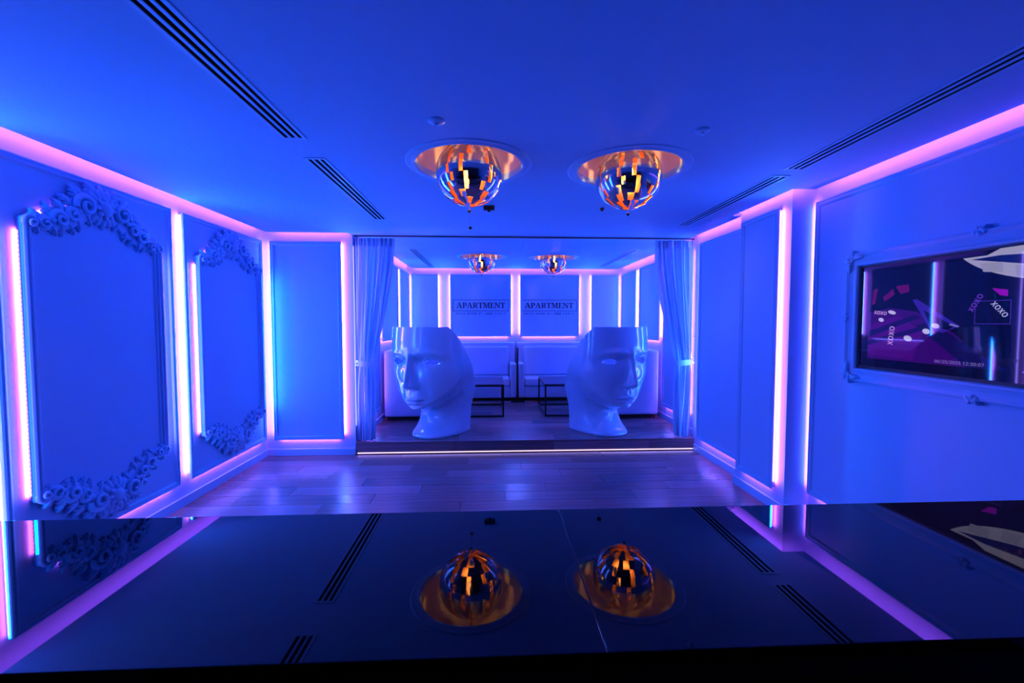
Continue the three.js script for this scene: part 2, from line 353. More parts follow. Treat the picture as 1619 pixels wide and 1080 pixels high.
function lobe(cx, cy, ang, len, wid, ht, z) {
  return new THREE.SphereGeometry(1, 9, 6).scale(wid, len / 2, ht).translate(0, len / 2, 0).rotateX(-0.18).rotateZ(ang).translate(cx, cy, z);
}
function acanthus(cx, cy, ang, len, z = 0.034) {
  const L = [lobe(cx, cy, ang, len, len * 0.17, 0.022, z + 0.006)], d = k => [cx - Math.sin(ang) * len * k, cy + Math.cos(ang) * len * k];
  for (const s of [-1, 1]) { const p = d(0.1), q = d(0.38); L.push(lobe(p[0], p[1], ang + s * 0.75, len * 0.55, len * 0.12, 0.017, z)); L.push(lobe(q[0], q[1], ang + s * 0.62, len * 0.45, len * 0.1, 0.015, z)); }
  return L;
}
function crestGeo() {                       // symmetrical rococo cresting, about 1.02 wide; springs from (±0.5, 0) and peaks at (0, 0.33)
  const L = [];
  const out = [[0.5, 0.0], [0.44, 0.02], [0.4, 0.03], [0.355, 0.065], [0.25, 0.1], [0.21, 0.16], [0.19, 0.205], [0.1, 0.235], [0.05, 0.28], [0, 0.29]], inn = [[0, 0.075], [0.1, 0.095], [0.17, 0.045], [0.28, -0.01], [0.44, -0.035], [0.5, -0.03]];
  const s0 = new THREE.Shape(); const all = [...out, ...out.slice(0, -1).reverse().map(([x, y]) => [-x, y]), ...inn.slice(1).reverse().map(([x, y]) => [-x, y]), ...inn];
  all.forEach((p, i) => i ? s0.lineTo(...p) : s0.moveTo(...p));
  L.push(new THREE.ExtrudeGeometry(s0, { depth: 0.022, bevelEnabled: true, bevelThickness: 0.012, bevelSize: 0.012, bevelSegments: 2 }).translate(0, 0, 0.004));
  for (const s of [-1, 1]) {
    const X = x => s * x, A = a => s * a;
    L.push(scroll(X(0.47), -0.005, 0.036, s > 0 ? -0.4 : Math.PI + 0.4, s, 1.4, 0.013, 0.04));
    L.push(scroll(X(0.395), 0.0, 0.036, s > 0 ? 2.4 : Math.PI - 2.4, -s, 1.3, 0.014, 0.04));
    L.push(scroll(X(0.305), 0.045, 0.05, s > 0 ? -0.5 : Math.PI + 0.5, s, 1.5, 0.017, 0.042));
    L.push(scroll(X(0.225), 0.085, 0.045, s > 0 ? 2.6 : Math.PI - 2.6, -s, 1.4, 0.016, 0.044));
    L.push(scroll(X(0.135), 0.165, 0.066, s > 0 ? -0.3 : Math.PI + 0.3, s, 1.5, 0.019, 0.046));
    for (const [u, v, a, l] of [[0.45, 0.0, 0.2, 0.06], [0.41, 0.01, -0.7, 0.085], [0.37, 0.04, 0.5, 0.075], [0.34, 0.055, -0.55, 0.09], [0.29, 0.08, 0.2, 0.07], [0.26, 0.09, -0.7, 0.1], [0.22, 0.15, -1.0, 0.09], [0.18, 0.19, -0.35, 0.09], [0.14, 0.215, -0.9, 0.1], [0.1, 0.22, 0.15, 0.085], [0.07, 0.25, -0.5, 0.09]])
      L.push(...acanthus(X(u), v, A(a), l, 0.03));
    for (const [u, v, a, l] of [[0.45, -0.01, 2.6, 0.065], [0.41, -0.005, -2.6, 0.06], [0.35, 0.0, 2.5, 0.07], [0.29, 0.01, 3.0, 0.07], [0.24, 0.03, 2.5, 0.075], [0.18, 0.07, 2.9, 0.08], [0.12, 0.11, 2.6, 0.075]])
      L.push(...acanthus(X(u), v, A(a), l, 0.028));
    for (const [u, v, r] of [[0.43, 0.012, 0.016], [0.345, 0.03, 0.018], [0.26, 0.07, 0.02], [0.18, 0.12, 0.02], [0.36, 0.0, 0.012], [0.2, 0.17, 0.016]]) L.push(bead(X(u), v, 0.045, r));
  }
  for (let k = -3; k <= 3; k++) L.push(lobe(0.014 * k, 0.185, -k * 0.33, 0.15 - 0.012 * Math.abs(k), 0.021, 0.024, 0.042));
  L.push(new THREE.SphereGeometry(0.05, 18, 12).scale(1, 1.1, 0.7).translate(0, 0.175, 0.05));
  for (let k = 0; k < 8; k++) L.push(lobe(0.032 * Math.sin(k * 0.785), 0.175 + 0.032 * Math.cos(k * 0.785), -k * 0.785, 0.045, 0.017, 0.014, 0.06));
  for (const a of [-0.75, -0.38, 0, 0.38, 0.75]) L.push(lobe(a * 0.05, 0.14, Math.PI + a, 0.1 - 0.03 * Math.abs(a), 0.022, 0.022, 0.04));
  return merge(L);
}
const crest = crestGeo();
const SIDE = [[0, 0.006], [0, 0.03], [0.004, 0.042], [0.012, 0.046], [0.02, 0.042], [0.023, 0.034], [0.028, 0.034], [0.032, 0.041], [0.04, 0.042], [0.046, 0.036], [0.05, 0.028], [0.058, 0.026], [0.066, 0.02], [0.066, 0.006]];
function ornateFrame(z, w, label) {
  const y0 = 0.58, y1 = 2.175, g = base('ornate_frame', label, 'wall frame', [XL + 0.037, 0, z], R90);
  const h = y1 - y0, s = new THREE.Shape();
  s.moveTo(-w / 2 + 0.02, y0); for (let i = 0; i <= 20; i++) { const u = -w / 2 + 0.02 + (w - 0.04) * i / 20; s.lineTo(u, y0 - 0.13 * Math.pow(Math.sin(Math.PI * i / 20), 1.2)); }
  for (let i = 20; i >= 0; i--) { const u = -w / 2 + 0.02 + (w - 0.04) * i / 20; s.lineTo(u, y1 + 0.13 * Math.pow(Math.sin(Math.PI * i / 20), 1.2)); }
  part('board', new THREE.ExtrudeGeometry(s, { depth: 0.012, bevelEnabled: false }).translate(0, 0, 0.006), plaster, g);
  for (const k of [-1, 1]) {
    const pos = [];
    for (let j = 0; j + 1 < SIDE.length; j++) {
      const [i0, z0] = SIDE[j], [i1, z1] = SIDE[j + 1], xa = k * (w / 2 - i0), xb = k * (w / 2 - i1);
      const q = [[xa, y0, z0], [xb, y0, z1], [xb, y1, z1], [xa, y1, z0]];
      pos.push(...q[0], ...q[1], ...q[2], ...q[0], ...q[2], ...q[3]);
    }
    const mg = new THREE.BufferGeometry(); mg.setAttribute('position', new THREE.Float32BufferAttribute(pos, 3)); mg.computeVertexNormals();
    const caps = [y0, y1].map(y => rbox(k > 0 ? w / 2 - 0.068 : -w / 2 - 0.001, k > 0 ? w / 2 + 0.001 : -w / 2 + 0.068, y - 0.022, y + 0.022, 0.006, 0.045, 0.015, 3));
    part('side_moulding', merge([mg, ...caps]), plaster, g);
    ledStrip(g, [k * (w / 2 + 0.002), y0 + 0.02, 0.014], [k * (w / 2 + 0.002), y1 - 0.06, 0.014], [k, 0, 0], { width: 0.011, dots: 0.025, pink: 1.0, blue: 0.8, blueDir: [k * 0.7, 0, 0.71], blueOff: [k * 0.004, 0, 0.02], pinkDir: [k * 0.3, 0, -0.954] });  // unseen blue light lifted off the tape and aimed outwards
  }
  const c = part('crest', crest.clone().scale(w / 1.02, 1.03, 1).translate(0, y1, 0), plaster, g, 'carved crest of scrolls and acanthus leaves');
  const d = part('lower_ornament', crest.clone().rotateZ(Math.PI).scale(w / 1.02, 1.0, 1).translate(0, y0, 0), plaster, g, 'carved lower ornament of scrolls and leaves');
  // tape following the ornament, on the wall side
  const zz = 0.014;
  for (const k of [-1, 1]) {
    ledStrip(g, [k * (w / 2 - 0.06), y0 - 0.022, zz], [k * 0.2, y0 - 0.1, zz], [-0.25 * k, -0.97, 0], { width: 0.008, pink: 0.9, blue: 0, pinkDir: [-0.1 * k, -0.3, -0.95] });
    ledStrip(g, [k * (w / 2 - 0.06), y1 + 0.024, zz], [k * 0.24, y1 + 0.14, zz], [-0.4 * k, 0.92, 0], { width: 0.008, pink: 0.7, blue: 0, pinkDir: [-0.1 * k, 0.3, -0.95] });
  }
  return g;
}
ornateFrame(-3.01, 1.0, 'ornate plaster wall frame with glowing edge, closer to the bar counter');
ornateFrame(-4.44, 1.03, 'ornate plaster wall frame with glowing edge, closer to the curtain');

// ---------------------------------------------------------------- ceiling vents
function vent([x, za, zb, w], label) {
  const len = Math.abs(zb - za), g = base('ceiling_vent', label, 'vent', [x, H, (za + zb) / 2]);
  const bar = (x0, x1, z0, z1, y0, y1) => box(x0, x1, y0, y1, z0, z1);
  const f = 0.014, l = len / 2;
  part('frame', merge([bar(-w / 2 - 0.014, -w / 2 + 0.004, -l - 0.014, l + 0.014, -0.005, -0.0005), bar(w / 2 - 0.004, w / 2 + 0.014, -l - 0.014, l + 0.014, -0.005, -0.0005), bar(-w / 2 + 0.004, w / 2 - 0.004, -l - 0.014, -l + 0.004, -0.005, -0.0005), bar(-w / 2 + 0.004, w / 2 - 0.004, l - 0.004, l + 0.014, -0.005, -0.0005)]), trimPaint, g);
  for (const k of [-1, 1]) part('slat', bar(k * w / 5.4 - 0.0075, k * w / 5.4 + 0.0075, -l + 0.004, l - 0.004, -0.004, 0.001), trimPaint, g);
  const q = w / 2 - 0.0005, m = l - 0.0005;
  part('duct', merge([bar(-q, q, -m, m, 0.14, 0.15), bar(-q, -q + 0.003, -m, m, -0.0004, 0.15), bar(q - 0.003, q, -m, m, -0.0004, 0.15), bar(-q, q, -m, -m + 0.003, -0.0004, 0.15), bar(-q, q, m - 0.003, m, -0.0004, 0.15)]), blackVoid, g);
}
['long slot vent in the ceiling over the bar, left wall side', 'slot vent in the ceiling next to the left curtain', 'long slot vent in the ceiling over the bar, television side', 'slot vent in the ceiling next to the right curtain', 'slot vent in the back room ceiling over the left sofa', 'slot vent in the back room ceiling over the right sofa'].forEach((l, i) => vent(VENTS[i], l));

// ---------------------------------------------------------------- globe lamps in round recesses
const bulbGlow = new THREE.MeshStandardMaterial({ color: lin(0.9, 0.7, 0.4), emissive: lin(6, 2.6, 0.7), roughness: 0.4 });
const R = 0.205, NP = 8, YC = -0.06;       // globe radius, petals, centre below the ceiling
const LATS = [-82, -60, -44, -28, -14, 2, 16, 30, 44, 58, 68, 78].map(d => d * Math.PI / 180);
const EDGE = []; { for (let k = 0; k < NP; k++) EDGE.push(LATS.map((_, i) => [0.02, -0.2, 0.24, -0.06, 0.3, -0.28, 0.05, 0.26, -0.22, 0.16, -0.04, 0.1][(i * 5 + k * 7) % 12])); }
function petalGeo(k) {
  const outer = [], inner = [], a0 = k * 2 * Math.PI / NP, a1 = (k + 1) * 2 * Math.PI / NP;
  const P = (a, b, r) => [r * Math.cos(b) * Math.sin(a), r * Math.sin(b), r * Math.cos(b) * Math.cos(a)];
  for (let i = 0; i + 1 < LATS.length; i++) {
    const b0 = LATS[i], b1 = LATS[i + 1], gap = Math.min(0.6, 0.017 / (R * Math.max(0.12, Math.cos((b0 + b1) / 2)))) + 0.22 * smooth(-0.5, -1.3, (b0 + b1) / 2);
    const s0 = a0 + EDGE[k][i] * 0.95 + gap / 2, s1 = a1 + EDGE[(k + 1) % NP][i] * 0.95 - gap / 2;
    if (s1 - s0 < 0.05) continue;
    const n = 8, m = 3;
    for (let p = 0; p < n; p++) for (let q = 0; q < m; q++) {
      const A = s0 + (s1 - s0) * p / n, B = s0 + (s1 - s0) * (p + 1) / n, C = b0 + (b1 - b0) * q / m, D = b0 + (b1 - b0) * (q + 1) / m;
      outer.push([P(A, C, R), P(B, C, R), P(B, D, R), P(A, D, R)]);
      inner.push([P(A, C, R - 0.003), P(A, D, R - 0.003), P(B, D, R - 0.003), P(B, C, R - 0.003)]);
    }
    for (const s of [s0, s1]) inner.push([P(s, b0, R), P(s, b1, R), P(s, b1, R - 0.003), P(s, b0, R - 0.003)]);
    for (const b of [b0, b1]) inner.push([P(s0, b, R), P(s1, b, R), P(s1, b, R - 0.003), P(s0, b, R - 0.003)]);
  }
  const mk = (quads, sgn) => {
    const pos = [], nor = [];
    for (const q of quads) for (const v of [q[0], q[1], q[2], q[0], q[2], q[3]]) { pos.push(...v); const l = Math.hypot(...v); nor.push(sgn * v[0] / l, sgn * v[1] / l, sgn * v[2] / l); }
    const g = new THREE.BufferGeometry(); g.setAttribute('position', new THREE.Float32BufferAttribute(pos, 3)); g.setAttribute('normal', new THREE.Float32BufferAttribute(nor, 3)); return clean(g);
  };
  return [mk(outer, 1), mk(inner, -1)];
}
const petals = Array.from({ length: NP }, (_, k) => petalGeo(k));
const ringProfile = [[HOLE - 0.004, 0.03], [HOLE - 0.004, -0.006], [HOLE + 0.006, -0.012], [HOLE + 0.018, -0.01], [HOLE + 0.03, -0.004], [HOLE + 0.05, -0.008], [HOLE + 0.062, -0.004], [HOLE + 0.066, 0.001]].map(p => new THREE.Vector2(...p));
function globeLamp([x, z], label, turn, beads) {
  const g = base('globe_lamp', label, 'lamp', [x, H, z], 0, 'globe lamps set in round ceiling recesses');
  part('recess_ring', new THREE.LatheGeometry(ringProfile, 64), trimPaint, g);
  const dome = [[HOLE - 0.002, 0.03], [HOLE - 0.002, 0.2], [HOLE - 0.03, 0.27], [HOLE - 0.1, 0.31], [0, 0.32]].map(p => new THREE.Vector2(...p));
  part('recess', new THREE.LatheGeometry(dome, 64), drumPaint, g);
  const globe = new THREE.Group(); globe.name = 'globe'; globe.position.y = YC; globe.rotation.y = turn; g.add(globe);
  petals.forEach(([o, i], k) => {
    const a = (k + 0.5) * 2 * Math.PI / NP, m = part('petal', o, chrome, globe);
    m.position.set(Math.sin(a) * 0.012, 0, Math.cos(a) * 0.012);
    const c = part('petal_lining', i, copper, globe); c.position.copy(m.position);
  });
  part('stem', cyl(0.008, 0.008, 0.3, 12).translate(0, 0.17, 0), copper, g);
  part('socket', cyl(0.024, 0.03, 0.06, 18).translate(0, 0.07, 0), copper, g);
  part('bulb', new THREE.LatheGeometry([[0.001, -0.07], [0.018, -0.065], [0.03, -0.045], [0.032, -0.02], [0.026, 0.005], [0.015, 0.03], [0.014, 0.045]].map(p => new THREE.Vector2(...p)), 20), bulbGlow, g);
  const l = new THREE.PointLight(lin(1, 0.42, 0.1), L_BULB); l.position.set(0, -0.02, 0); l.castShadow = true; l.name = 'bulb_light'; g.add(l);
  beads.forEach((d, i) => {
    part('pull_cord', cyl(0.0016, 0.0016, d, 6).translate(i * 0.006, YC - R - d / 2 + 0.03, i * 0.006), trimPaint, g);
    part('cord_bead', new THREE.SphereGeometry(0.011, 14, 10).translate(i * 0.006, YC - R - d + 0.025, i * 0.006), blackMetal, g);
  });
}
globeLamp(LAMPS[0], 'chrome and copper globe lamp over the bar with two pull cords', 0.0, [0.06, 0.17]);
globeLamp(LAMPS[1], 'chrome and copper globe lamp over the bar with one short pull cord', 0.05, [0.06]);
globeLamp(LAMPS[2], 'chrome and copper globe lamp in the back room over the left table', 0.1, [0.05]);
globeLamp(LAMPS[3], 'chrome and copper globe lamp in the back room over the right table', 0.1, [0.06]);

// small ceiling fittings
function roundFitting(x, z, r, label) {
  const g = base('sprinkler', label, 'sprinkler', [x, H, z]);
  part('plate', new THREE.LatheGeometry([[0.001, -0.012], [r * 0.45, -0.012], [r * 0.8, -0.008], [r, -0.003], [r, 0.001]].map(p => new THREE.Vector2(...p)), 28), trimPaint, g);
  part('head', cyl(r * 0.25, r * 0.2, 0.012, 14).translate(0, -0.017, 0), chrome, g);
}
roundFitting(-0.285, -2.236, 0.045, 'round sprinkler plate in the ceiling beside the lamp with two cords');
roundFitting(1.131, -2.278, 0.04, 'round sprinkler plate in the ceiling beside the lamp with one cord');
{
  const g = base('sensor', 'small dark box sensor under the ceiling behind the left lamp', 'sensor', [-0.029, H, -3.83]);
  part('body', rbox(-0.05, 0.05, -0.035, 0, -0.03, 0.03, 0.01), blackMetal, g); part('lens', new THREE.SphereGeometry(0.016, 12, 8).translate(0, -0.036, 0), blackGlass, g);
  const d = base('sensor', 'tiny dark dot sensor in the ceiling below the right lamp', 'sensor', [0.993, H, -3.843]);
  part('body', cyl(0.02, 0.018, 0.02, 16).translate(0, -0.01, 0), blackMetal, d); part('lens', new THREE.SphereGeometry(0.01, 10, 8).translate(0, -0.02, 0), blackGlass, d);
}

// ---------------------------------------------------------------- curtains
{
  const track = base('curtain_track', 'dark curtain track across the opening under the ceiling', 'curtain track', [0, H, ZF - 0.03]);
  part('rail', box(XO + 0.02, XR - 0.04, -0.018, -0.001, -0.014, 0.014), new THREE.MeshStandardMaterial({ color: lin(0.05, 0.07, 0.12), roughness: 0.6 }), track);
  for (const x of [XO + 0.03, XR - 0.05]) part('end_cap', rbox(x - 0.012, x + 0.012, -0.022, -0.0005, -0.018, 0.018, 0.004), blackMetal, track);
}
function curtain(label, x0, side, L, Rr, tieY, z) {
  // L, Rr: left and right edge as functions of height
  const g = base('curtain', label, 'curtain', [x0, YB, z]);
  const n = 9.5, top = H - YB - 0.02;
  const f = (s, y, amp, ph) => {
    const a = L(y), b = Rr(y), w = b - a, tie = Math.exp(-Math.pow((y - tieY) / 0.12, 2));
    const fold = Math.sin(s * n * 2 * Math.PI + ph + 0.8 * Math.sin(y * 2.1 + s * 5)) + 0.45 * Math.sin(s * n * 3.3 * 2 + 1.3 + y) + 0.5 * Math.sin(s * 23 + 2 + 1.5 * y);
    return [a + w * s + 0.006 * Math.sin(s * 40 + y * 3), y, amp * fold * (1 - 0.55 * tie) + 0.04 * Math.sin(Math.PI * s) * (1 - 0.6 * smooth(tieY, top, y))];
  };
  part('cloth', grid(260, 90, (s, t) => f(s, 0.012 + t * (top - 0.1), 0.03, 0)), clothMat, g);
  part('heading', grid(260, 6, (s, t) => { const p = f(s, top - 0.1 + t * 0.095, 0.02, 0); p[2] += 0.006 + 0.008 * Math.sin(s * 150); return p; }), clothDense, g, 'gathered heading tape');
  const a = L(tieY), b = Rr(tieY), c = (a + b) / 2, w = (b - a) / 2 + 0.012;
  part('tie_back', grid(60, 6, (s, t) => { const k = s * Math.PI * 2; return [c + w * Math.cos(k) + side * 0.0, tieY - 0.035 + 0.07 * t + 0.012 * Math.cos(k) * side, 0.015 + 0.058 * Math.sin(k) + 0.004 * Math.sin(t * Math.PI)]; }), clothDense, g);
  part('tie_knot', new THREE.SphereGeometry(0.035, 16, 12).scale(1, 0.8, 0.8).translate(side < 0 ? a - 0.004 : b + 0.004, tieY + 0.005, 0.03), clothDense, g);
}
{
  const tieY = 0.945;
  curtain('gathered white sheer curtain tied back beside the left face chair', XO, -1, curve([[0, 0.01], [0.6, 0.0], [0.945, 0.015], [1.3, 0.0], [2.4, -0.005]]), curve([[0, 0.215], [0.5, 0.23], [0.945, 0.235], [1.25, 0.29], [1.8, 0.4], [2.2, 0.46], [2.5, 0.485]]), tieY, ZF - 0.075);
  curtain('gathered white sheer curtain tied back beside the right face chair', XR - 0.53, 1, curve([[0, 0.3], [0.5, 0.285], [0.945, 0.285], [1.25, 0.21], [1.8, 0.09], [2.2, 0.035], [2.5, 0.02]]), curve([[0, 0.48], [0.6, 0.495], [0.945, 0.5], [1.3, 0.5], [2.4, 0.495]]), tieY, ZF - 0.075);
}

// ---------------------------------------------------------------- face chairs
function faceChairParts() {
  const HT = 1.39, CH = 0.345;
  const Fh = curve([[0.3, 0.22], [0.37, 0.29], [0.45, 0.325], [0.6, 0.355], [0.75, 0.375], [0.9, 0.385], [1.0, 0.39], [1.1, 0.41], [1.22, 0.415], [1.39, 0.4]]);
  const Wh = curve([[0.3, 0.23], [0.4, 0.3], [0.5, 0.36], [0.65, 0.43], [0.8, 0.475], [1.0, 0.495], [1.2, 0.495], [1.39, 0.48]]);
  const Bh = curve([[0.3, -0.45], [0.55, -0.42], [0.72, -0.33], [0.85, -0.26], [1.0, -0.15], [1.2, 0.03], [1.39, 0.2]]);
  const Fn = curve([[0, 0.2], [0.02, 0.215], [0.05, 0.19], [0.1, 0.1], [0.16, 0.02], [0.24, -0.03], [0.35, -0.03], [0.5, 0.0]]);
  const Wn = curve([[0, 0.325], [0.02, 0.33], [0.1, 0.33], [0.2, 0.335], [0.35, 0.35], [0.6, 0.42]]);
  const G = (x, y, cx, cy, sx, sy) => Math.exp(-Math.pow((x - cx) / sx, 2) - Math.pow((y - cy) / sy, 2));
  const noseH = curve([[0.6, 0], [0.635, 0.02], [0.66, 0.105], [0.69, 0.15], [0.74, 0.135], [0.85, 0.1], [0.97, 0.07], [1.06, 0.045], [1.16, 0.0]]);
  const noseW = curve([[0.63, 0.06], [0.69, 0.06], [0.8, 0.05], [0.97, 0.042], [1.1, 0.06]]);
  const EX = 0.25, EY = 0.965;
  function feat(x, y) {
    const ax = Math.abs(x);
    let d = noseH(y) * Math.exp(-Math.pow(ax / noseW(y), 2.2));
    d += 0.045 * G(ax, y, 0.068, 0.675, 0.03, 0.032);
    d -= 0.02 * G(ax, y, 0.045, 0.632, 0.02, 0.012);
    const by = 1.085 - 0.9 * Math.pow(Math.max(0, ax - 0.2), 2) - 0.25 * Math.max(0, 0.14 - ax);
    d += 0.028 * Math.exp(-Math.pow((y - by) / 0.04, 2)) * smooth(0.02, 0.1, ax) * (1 - smooth(0.3, 0.42, ax));
    d -= 0.05 * G(ax, y, 0.13, 0.985, 0.07, 0.055) + 0.035 * G(ax, y, EX + 0.02, EY + 0.01, 0.12, 0.06);
    const u = (ax - EX) / 0.11, lidU = EY + 0.046 * (1 - u * u), lidL = EY - 0.032 * (1 - u * u);
    if (Math.abs(u) < 1.15) d += 0.016 * Math.exp(-Math.pow((y - lidU - 0.012) / 0.014, 2)) * (1 - smooth(0.8, 1.15, Math.abs(u))) + 0.011 * Math.exp(-Math.pow((y - lidL + 0.01) / 0.014, 2)) * (1 - smooth(0.8, 1.15, Math.abs(u)));
    d += 0.022 * G(ax, y, 0.25, 0.8, 0.12, 0.11);
    d -= 0.018 * G(ax, y, 0.17, 0.6, 0.05, 0.1);
    d += 0.03 * G(x, y, 0, 0.55, 0.14, 0.07);
    const up = 0.527 - 0.08 * ax + 0.006 * Math.cos(ax * 60) * (ax < 0.05 ? 1 : 0);
    const mw = 1 - smooth(0.08, 0.145, ax);
    d += 0.042 * Math.exp(-Math.pow((y - up) / 0.017, 2)) * mw + 0.048 * Math.exp(-Math.pow((y - 0.474 + 0.0 * ax) / 0.02, 2)) * (1 - smooth(0.06, 0.125, ax));
    d -= 0.034 * Math.exp(-Math.pow((y - 0.5 - 0.03 * ax) / 0.009, 2)) * (1 - smooth(0.1, 0.15, ax));
    d -= 0.012 * G(x, y, 0, 0.585, 0.018, 0.03);
    d -= 0.022 * G(x, y, 0, 0.432, 0.1, 0.02);
    d += 0.035 * G(x, y, 0, 0.385, 0.1, 0.05);
    return d;
  }
  const jaw = q => CH + 0.3 * Math.pow(q, 1.6);       // q: 0 at the front, 1 at the side
  function shell(y, s, inset, withFeat) {
    const B = Bh(Math.max(0.3, y)), u0 = 0.7 / (0.7 + Math.max(0, -B));
    const q = Math.min(1, Math.abs(s) / u0), hx = smooth(jaw(q) - 0.035 - 0.13 * q * q, jaw(q) + 0.05 + 0.12 * q * q, y);
    // head section
    const F = Fh(y) - inset, W = Wh(y) - inset, cut = B > 0 ? Math.acos(Math.min(1, B / F)) : Math.PI / 2;
    let xh, zh; const as = Math.abs(s), sg = Math.sign(s) || 1;
    if (B > 0) { const a = as * cut; xh = W * Math.sin(a); zh = F * Math.cos(a); }
    else if (as < u0) { const a = as / u0 * Math.PI / 2; xh = W * Math.sin(a); zh = F * Math.cos(a); }
    else { xh = W; zh = B * (as - u0) / (1 - u0); }
    // neck section: half ellipse about the back plane
    const a = as * Math.PI / 2, Bn = -0.45, Fn_ = Fn(y) - inset - Bn, Wn_ = Wn(y) - inset;
    const xn = Wn_ * Math.pow(Math.sin(a), 0.9), zn = Bn + Fn_ * Math.pow(Math.cos(a), 0.8);
    let x = xn + (xh - xn) * hx, z = zn + (zh - zn) * hx;
    if (withFeat) z += feat(x * sg * sg, y) * hx * smooth(-0.05, 0.15, z);
    return [x * sg, y, z];
  }
  const NX = 150, NY = 230;
  const ys = []; for (let j = 0; j <= NY; j++) { const t = j / NY; ys.push(HT * t); }
  const hole = (x, y) => { const u = (Math.abs(x) - EX) / 0.1; if (Math.abs(u) >= 1) return false; return y < EY + 0.042 * (1 - u * u) && y > EY - 0.03 * (1 - u * u); };
  const pos = [], idx = [], N = (NX + 1) * (NY + 1);
  for (const [inset, wf] of [[0, true], [0.028, false]])
    for (let j = 0; j <= NY; j++) for (let i = 0; i <= NX; i++) {
      const s = i / NX * 2 - 1, p = shell(ys[j], s, inset, true);
      if (inset && j === 0) p[1] = 0.004;
      pos.push(...p);
    }
  const dead = []; for (let j = 0; j < NY; j++) for (let i = 0; i < NX; i++) {
    const a = (j * (NX + 1) + i) * 3, b = a + (NX + 2) * 3; dead.push(pos[a + 2] > 0.1 && hole((pos[a] + pos[b]) / 2, (pos[a + 1] + pos[b + 1]) / 2));
  }
  const rim = [];
  for (let j = 0; j < NY; j++) for (let i = 0; i < NX; i++) {
    if (dead[j * NX + i]) continue;
    const a = j * (NX + 1) + i, b = a + 1, c = a + NX + 1, d = c + 1;
    idx.push(a, b, d, a, d, c, a + N, d + N, b + N, a + N, c + N, d + N);
    const open = (ii, jj) => ii < 0 || jj < 0 || ii >= NX || jj >= NY || dead[jj * NX + ii];
    if (open(i - 1, j)) rim.push([a, c]); if (open(i + 1, j)) rim.push([d, b]); if (open(i, j - 1)) rim.push([b, a]); if (open(i, j + 1)) rim.push([c, d]);
  }
  const g = new THREE.BufferGeometry(); g.setAttribute('position', new THREE.Float32BufferAttribute(pos, 3)); g.setIndex(idx); g.computeVertexNormals();
  const rp = []; for (const [p, q] of rim) { const v = k => pos.slice(k * 3, k * 3 + 3); const A = v(p), B = v(q), C = v(q + N), D = v(p + N); rp.push(...A, ...B, ...C, ...A, ...C, ...D); }
  const rg = new THREE.BufferGeometry(); rg.setAttribute('position', new THREE.Float32BufferAttribute(rp, 3)); rg.computeVertexNormals();
  // the seat hollow: a curved sheet inside the shell
  const seat = grid(30, 20, (s, t) => {
    const a = (s - 0.5) * 2, z = -0.37 + t * 0.62, y = 0.56 - 0.05 * Math.sin(Math.PI * Math.min(1, t * 1.2)) + 0.26 * Math.pow(Math.max(0, t - 0.62) / 0.38, 2);
    const W = Wh(y) - 0.03, F = Fh(y) - 0.03; const wx = z > 0 ? W * Math.sqrt(Math.max(0, 1 - (z / F) * (z / F))) : W; return [a * wx, y, z];
  });
  const front = grid(30, 10, (s, t) => { const a = (s - 0.5) * 2, y = 0.02 + t * 0.54; const w = Math.min(Wn(y), 0.4) - 0.03 + (Wh(0.56) - 0.03 - Wn(0.56) + 0.03) * smooth(0.4, 1, t); return [a * w, y, -0.4 + 0.03 * t]; });
  return { shell: merge([g, rg]), seat: merge([seat, front]) };
}
const FC = faceChairParts();
function faceChair(x, z, turn, label) {
  const g = base('face_chair', label, 'chair', [x, YB, z], turn, 'face chairs flanking the opening');
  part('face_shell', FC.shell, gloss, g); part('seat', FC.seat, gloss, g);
  return g;
}
faceChair(-0.80, -5.43, -0.48, 'glossy white chair shaped as a giant face, turned to the left curtain');
faceChair(1.53, -5.43, 0.4, 'glossy white chair shaped as a giant face, turned to the right curtain');

// ---------------------------------------------------------------- sofas
function sofa(label, mir) {
  const g = base('corner_sofa', label, 'sofa', [0.455, YB, 0]);
  const q = (x0, x1) => mir > 0 ? [x0, x1] : [-x1, -x0];
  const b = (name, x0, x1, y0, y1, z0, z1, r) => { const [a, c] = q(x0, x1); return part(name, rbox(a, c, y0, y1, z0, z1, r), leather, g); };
  const XE = 2.04, t = 0.15, zb = ZB + 0.035;
  const SH = 0.43;
  b('backrest', 0.02, XE, 0.06, 1.06, zb, zb + t, 0.03);
  b('arm', 0.02, 0.13, 0.06, 0.69, zb + t, -7.7, 0.025);
  b('seat_base', 0.13, XE - t, 0.06, 0.27, zb + t, -7.71, 0.015);
  b('seat', 0.135, XE - t, 0.27, SH, zb + t, -7.69, 0.04);
  b('back_cushion', 0.14, XE - t - 0.62, SH, 0.99, zb + t - 0.01, zb + t + 0.1, 0.045);
  b('side_backrest', XE - t, XE, 0.06, 1.03, -6.34, zb + t, 0.03);
  b('side_seat_base', XE - 0.82, XE - t, 0.06, 0.27, -6.36, -7.7, 0.015);
  b('side_seat', XE - 0.83, XE - t, 0.27, SH, -6.36, -7.69, 0.04);
  b('side_back_cushion', XE - t - 0.1, XE - t + 0.01, SH, 0.97, -6.4, -7.95, 0.045);
  b('end_panel', XE - 0.84, XE, 0.055, 1.03, -6.22, -6.355, 0.035);
  for (const [x, z] of [[0.08, -7.76], [1.1, -7.8], [XE - 0.78, -6.29], [XE - 0.06, -6.29], [XE - 0.06, -7.4]]) { const [a, c] = q(x - 0.025, x + 0.025); part('foot', box(a, c, 0, 0.06, z - 0.025, z + 0.025), blackMetal, g); }
}
sofa('white leather corner sofa behind the left face chair', -1);
sofa('white leather corner sofa behind the right face chair', 1);
